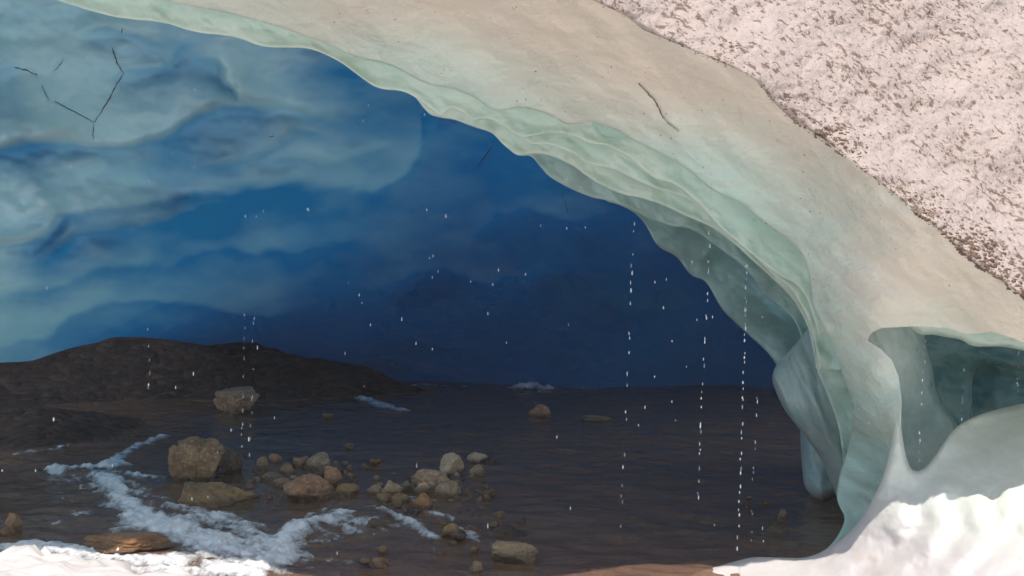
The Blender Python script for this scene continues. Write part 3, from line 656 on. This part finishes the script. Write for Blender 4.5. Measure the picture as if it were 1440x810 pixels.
for nm, px, py, w, h, k, lab, *sd_ in B_:
    if not w: continue
    drowned = 'drowned' in lab or 'low' in lab.split()
    o = rock(nm, px, py, w, h, k, lab, group=G, seed=(sd_[0] if sd_ else None), cat='boulder' if nm == 'boulder' else 'rock', sub=5 if w > 40 else 4,
         lift=-.35*h/F*17 if 'drowned' in lab else 0., tilt=(.0 if w < 60 else random.uniform(-.25, .25)))
PB = 'small pebbles showing above the water'
def pebbles(n, x0, x1, y0, y1, kinds, label, group, w0=6, w1=15):
    for _ in range(n):
        px = random.uniform(x0, x1); py = random.uniform(y0, y1); w = random.uniform(w0, w1)*random.uniform(.7, 1.1)
        rock('pebble', px, py, w, w*random.uniform(.4, .75), random.choice(kinds), label, group=group, sub=3, cat='pebble', lift=random.uniform(-.01, .03))
pebbles(75, 345, 500, 645, 700, ['brown', 'red', 'grey', 'tan', 'dark'], 'small wet pebble among the stones of the left cluster', 'pebbles in the left cluster')
pebbles(80, 520, 690, 668, 725, ['brown', 'grey', 'tan', 'olive', 'dark', 'pale'], 'small wet pebble among the stones of the middle cluster', 'pebbles in the middle cluster')
pebbles(16, 500, 760, 725, 800, ['brown', 'olive', 'dark'], 'drowned brown pebble in the shallows at the bottom centre', 'pebbles in the shallows', 10, 26)
pebbles(9, 1050, 1110, 700, 760, ['tan', 'olive', 'brown'], 'small tan pebble in the shallows near the long ice lobe', 'pebbles near the lobe', 6, 12)
# stones of the dark bank at the left
gb = [(30,560,20,9),(52,552,15,7),(72,556,18,8),(88,548,14,7),(12,572,24,10),(40,578,18,8),(62,570,14,6),(20,545,14,6),(110,545,12,6),(8,598,30,14),(34,594,16,7),(120,552,10,5),(148,536,18,8),(160,530,14,7),(140,530,12,6),(330,522,14,6),(345,527,10,5),(95,562,12,6),(50,538,12,5),(5,528,12,6)]

# ------------------------------------------------------------------ falling drops
bm = bmesh.new(); bmesh.ops.create_icosphere(bm, subdivisions=1, radius=1)
dv = np.array([v.co[:] for v in bm.verts]); dv[:, 2] = np.where(dv[:, 2] > 0, dv[:, 2]*1.25, dv[:, 2])
dv[:, :2] *= np.where(dv[:, 2:3] > .4, .7, 1.); df = [[v.index for v in f.verts] for f in bm.faces]; bm.free()
drop0 = None
def drop(px, py, w, h, d, label, group):
    global drop0
    if drop0 is None: drop0 = o = mesh_np('water_drop', dv, df, M_drop)
    else: o = drop0.copy(); COL.objects.link(o)
    p = pt(np.float64(px), np.float64(py), d); o.location = p
    o.scale = (w*.31/F*d, w*.31/F*d, h*.42/F*d); tag(o, label, 'water drop', group)
def stream(pts, n, d, label, group, w=2.2, h=8, jit=1.2, ease=1.):
    P = np.array(pts, float)
    for i in range(n):
        t = ((i+random.uniform(-.75, .75))/(n-1)); t = min(max(t, 0), 1)**ease*(len(P)-1); k = min(int(t), len(P)-2); q = P[k]+(P[k+1]-P[k])*(t-k)
        s_ = random.choice((.45, .6, .75, 1., 1.3))
        drop(q[0]+random.uniform(-jit, jit), q[1], w*s_, h*random.uniform(.55, 1.2), d, label, group)
stream([(1050,372),(1047,480),(1043,620),(1037,772)], 40, 11.9, 'white drop in the long line of drops right of the cave centre', 'right long line of drops', 3.2, 7)
stream([(1000,225),(996,395),(987,560),(982,700)], 32, 11.9, 'white drop in the line of drops left of the longest line', 'second line of drops', 3.0, 7)
stream([(891,315),(886,440),(880,600),(872,745)], 20, 11.9, 'white drop in the sparse line of drops in the middle of the cave', 'third line of drops', 2.8, 7)
stream([(1065,560),(1060,660),(1056,760)], 12, 12.0, 'faint drop in the short line above the lower right water', 'short line of drops', 2.0, 6)
stream([(1072,740),(1078,790)], 4, 12.0, 'faint drop beside the snow rim at the lower right', 'drops at the snow rim', 2.0, 6)
stream([(1302,478),(1296,560),(1292,650)], 16, 11.4, 'drop falling down the side of the small hollow', 'drops beside the hollow', 2.2, 5)
stream([(1358,485),(1354,560),(1352,600)], 12, 11.4, 'drop falling in the middle of the small hollow', 'drops in the hollow middle', 1.8, 5)
stream([(1432,495),(1430,568)], 8, 11.4, 'drop falling at the right end of the small hollow', 'drops at the right of the hollow', 2.4, 5)
stream([(345,435),(341,540),(340,640)], 12, 12.1, 'faint drop in the thin line above the lone grey boulder', 'thin lines of drops at left', 2.0, 7)
stream([(357,440),(354,560),(352,640)], 10, 12.1, 'faint drop in the thin line above the lone grey boulder', 'thin lines of drops at left', 1.8, 7)
stream([(208,462),(210,520),(209,545)], 5, 12.1, 'drop falling in front of the dark bank on the left', 'drops at far left', 2.2, 8)
stream([(1222,590),(1218,650),(1213,705)], 10, 12.6, 'small drop falling beside the slim ice pillar', 'drops beside the pillar', 2.0, 5)
big = [(889,384,5,8),(985,598,4,9),(627,304,3.4,7),(701,380,3.4,6),(739,386,3,5),(505,415,3,5),(565,449,3.2,7),(585,483,3.2,6),(686,441,2.8,6),(362,489,3.6,7),(272,526,3.2,7),(209,541,4,5),(586,655,3,8),(686,740,3,9),
 (75,590,3,7),(3,662,4,4),(50,662,3,5),(345,304,3,6),(434,295,3,6),(432,294,2.5,5),(600,295,2.6,5),(797,321,3,5),(823,320,2.6,4),(933,433,3,5),(907,573,2.6,6),(352,660,0,0),(350,618,4,8),(100,235,2.5,4),(209,255,3,4),(175,258,2.5,4),(381,190,2.5,4),(408,136,2.5,4),(274,126,2.5,4),(597,161,2.6,4),(518,148,2.4,4),(511,170,2.4,4),
 (609,360,2.4,5),(693,400,2.6,5),(521,457,2.8,5),(608,491,2.4,5),(604,363,2.2,4),(712,482,2.4,4),(662,396,2.4,4),(608,390,2,4),(937,393,2.4,5),(921,397,2.2,5),(1002,446,2.8,5),(980,450,2.4,4),(1072,446,2.6,4),(945,480,2.2,4),(247,545,2.6,6),(76,590,2.6,6),(270,702,3,6),(325,605,2.4,6),(158,655,2.6,5),(474,778,2.6,6),(802,715,2.6,6),(783,615,2.6,6),(898,598,2.2,5)]
for x, y, w, h in big:
    if w: drop(x, y, w, h, 12.0, 'bright single drop of meltwater falling before the cave', 'scattered single drops')
for i in range(30):
    x = random.uniform(10, 1090); y = random.uniform(180, 800)
    if x > 700 and y < 300: continue
    drop(x, y, random.uniform(1.3, 2.4), random.uniform(3, 6), random.uniform(11.6, 12.6), 'tiny faint drop of meltwater falling before the cave', 'tiny scattered drops')

# ------------------------------------------------------------------ cracks and grit on the ice
def crack(line, dfun, mat, w=1.1, seed=0, off=.012, label=None, z=14):
    P = [np.array(line[0], float)]
    rg = random.Random(seed)
    for a, b in zip(line[:-1], line[1:]):
        a = np.array(a, float); b = np.array(b, float); n = max(2, int(np.linalg.norm(b-a)/3))
        for i in range(1, n+1): P.append(a+(b-a)*i/n+np.array([rg.uniform(-.9, .9), rg.uniform(-.6, .6)]))
    P = np.array(P); T = np.gradient(P, axis=0); T /= np.linalg.norm(T, axis=1)[:, None]; Nn = np.stack([-T[:, 1], T[:, 0]], 1)
    ww = w*np.array([rg.uniform(.35, 1.2) for _ in P])*np.sin(np.linspace(.15, math.pi-.15, len(P)))**.5
    L = P+Nn*ww[:, None]; Q = P-Nn*ww[:, None]; V = []
    for q, o_ in ((L, 0), (P, -off*1.5), (Q, 0)):
        d = dfun(q[:, 0], q[:, 1], np.full(len(q), 999.)); V.append(pt(q[:, 0], q[:, 1], d-off+o_))
    n = len(P); V = np.vstack(V); V[:, 1] -= z
    Fq = [(i, i+1, n+i+1, n+i) for i in range(n-1)]+[(n+i, n+i+1, 2*n+i+1, 2*n+i) for i in range(n-1)]
    o = mesh_np('crack', V, Fq, mat, glacier)
    if label: o['label'] = label
for i, (l, w) in enumerate([([(157,66),(165,90),(174,104)], 1.0), ([(174,104),(163,120),(152,143),(132,172)], 1.0), ([(132,172),(110,160),(76,142)], .7), ([(132,174),(131,197)], .6), ([(20,95),(38,99),(53,106)], 1.1),
     ([(90,80),(84,92),(74,102)], .5), ([(58,118),(66,135),(70,142)], .5), ([(172,40),(171,48)], 1.3), ([(378,192),(386,191)], 1.0), ([(500,170),(507,176)], .5), ([(735,306),(760,303),(775,307)], .5), ([(738,313),(770,315)], .5), ([(790,270),(800,300)], .5), ([(692,207),(682,220),(671,236)], .9)]):
    crack(l, wall_d, M_crack, w, i)
for i, (l, w) in enumerate([([(898,117),(908,128),(918,138),(926,152),(934,168)], 1.2), ([(934,168),(945,178),(955,186)], .4), ([(775,232),(777,244)], .0)]):
    if w: crack(l, face_d, M_grit, w, 40+i, label='brown gritty crack in the pale front ice')
# gravel melted out along the dirt line
ico = bmesh.new(); bmesh.ops.create_icosphere(ico, subdivisions=1, radius=1); iv = np.array([v.co[:] for v in ico.verts]); fi = np.array([[v.index for v in f.verts] for f in ico.faces]); ico.free()
dl = smooth_line(DIRT); seg = np.linalg.norm(np.diff(dl, axis=0), axis=1)
VV, FF = [], []
dens = rbf([(905,42,.1),(960,65,.15),(1000,80,.2),(1020,88,1.3),(1040,100,.2),(1085,140,.3),(1110,165,.8),(1135,180,.5),(1160,200,2.2),(1185,220,1.8),(1210,235,.5),(1240,262,.4),(1270,283,1.2),(1310,310,1.6),(1325,325,.8),(1345,345,2.4),(1370,368,3.),(1400,385,1.2),(1420,405,1.5),(1440,417,3.4),(1500,450,1.5)])
for k in range(len(dl)-1):
    a, b = dl[k], dl[k+1]
    if b[0] < 860 or a[0] > 1560: continue
    L_ = seg[k]; m = (a+b)/2; dn = float(np.clip(dens(m[0], m[1])*1.25, .05, 4.)); t = (b-a)/L_; nn = np.array([t[1], -t[0]])
    for _ in range(int(L_*dn*1.3+random.random())):
        off = -3+abs(random.gauss(0, 6+5*dn)) if random.random() < .8 else random.uniform(-2, 40)
        q = a+(b-a)*random.random()+nn*off
        r = random.uniform(.6, 1.5)*(1+.6*dn*(random.random() < .32))
        if off < 0: dd = float(face_d(q[0:1], q[1:2], None)[0])
        else: dd = float(crust_d(q[0:1], q[1:2], np.array([max(off, 0.)]))[0])+.03*(1-math.sqrt(max(0, 1-max(0, 1-off/9)**2*.985)))
        p = pt(q[0], q[1], dd); R_ = r/F*dd
        jit_ = RNG.uniform(.6, 1.3, (len(iv), 1))
        VV.append(iv*jit_*R_*np.array([1.3, .8, .8])+p); FF.append(fi+len(iv)*len(FF))
for _ in range(260):       # single grains on the pale face
    x = random.uniform(450, 1400); y = random.uniform(0, 440)
    q = np.array([[x, y]])
    if not inside(q[:, 0], q[:, 1], np.vstack([smooth_line(A), dl[::-1]]))[0]: continue
    dd = float(face_d(q[:, 0], q[:, 1], None)[0]); p = pt(x, y, dd); r = random.uniform(.5, 1.2)/F*dd
    VV.append(iv*RNG.uniform(.6, 1.3, (len(iv), 1))*r+p); FF.append(fi+len(iv)*len(FF))
tag(mesh_np('grit', np.vstack(VV), np.vstack(FF), M_grit, smooth=False), 'brown grit melted out along the edge of the white crust', 'grit', kind='stuff')

# ------------------------------------------------------------------ light and camera
EL = 65.; AZ = 8.      # degrees; the sun stands behind the camera, a little to the left
w = bpy.data.worlds.new('World'); S.world = w; w.use_nodes = True; nt = w.node_tree
bg = nt.nodes['Background']; sky = nt.nodes.new('ShaderNodeTexSky'); sky.sky_type = 'NISHITA'; sky.sun_disc = False
sky.sun_elevation = R(EL); sky.sun_rotation = R(180+AZ); nt.links.new(sky.outputs[0], bg.inputs[0]); bg.inputs[1].default_value = .14
sl = bpy.data.lights.new('sun', 'SUN'); sl.energy = 3.8; sl.angle = R(.6); sl.color = (1, .93, .86)
so = bpy.data.objects.new('sun', sl); COL.objects.link(so); so.rotation_euler = (R(90-EL), 0, R(-AZ))
cam = bpy.data.cameras.new('camera'); cam.sensor_width = 36; cam.lens = F/1440*36; cam.clip_end = 500; cam.clip_start = .05
co = bpy.data.objects.new('camera', cam); COL.objects.link(co); co.location = (0, 0, CH); co.rotation_euler = (R(90), 0, 0)
S.camera = co
hm, hnt, hout = new_mat('thin_mist'); pv = N(hnt, 'ShaderNodeVolumePrincipled'); pv.inputs['Color'].default_value = (.97, .92, .87, 1); pv.inputs['Density'].default_value = .0011; pv.inputs['Anisotropy'].default_value = .2
hnt.links.new(pv.outputs[0], hout.inputs['Volume'])
hx0, hx1, hy0, hy1, hz0, hz1 = -70, 70, -35, 90, -2.2, 24
tag(slab('haze', [(hx0,hy0,hz0),(hx1,hy0,hz0),(hx1,hy1,hz0),(hx0,hy1,hz0),(hx0,hy0,hz1),(hx1,hy0,hz1),(hx1,hy1,hz1),(hx0,hy1,hz1)], hm), 'thin bluish mist hanging in the cave', 'mist', kind='stuff')
S.render.engine = 'CYCLES'
S.cycles.use_adaptive_sampling = True; S.cycles.adaptive_threshold = .04; S.cycles.max_bounces = 5; S.cycles.transparent_max_bounces = 6; S.cycles.diffuse_bounces = 4; S.cycles.volume_bounces = 1
S.view_settings.view_transform = 'Standard'; S.view_settings.look = 'None'; S.view_settings.exposure = .14; S.view_settings.gamma = 1
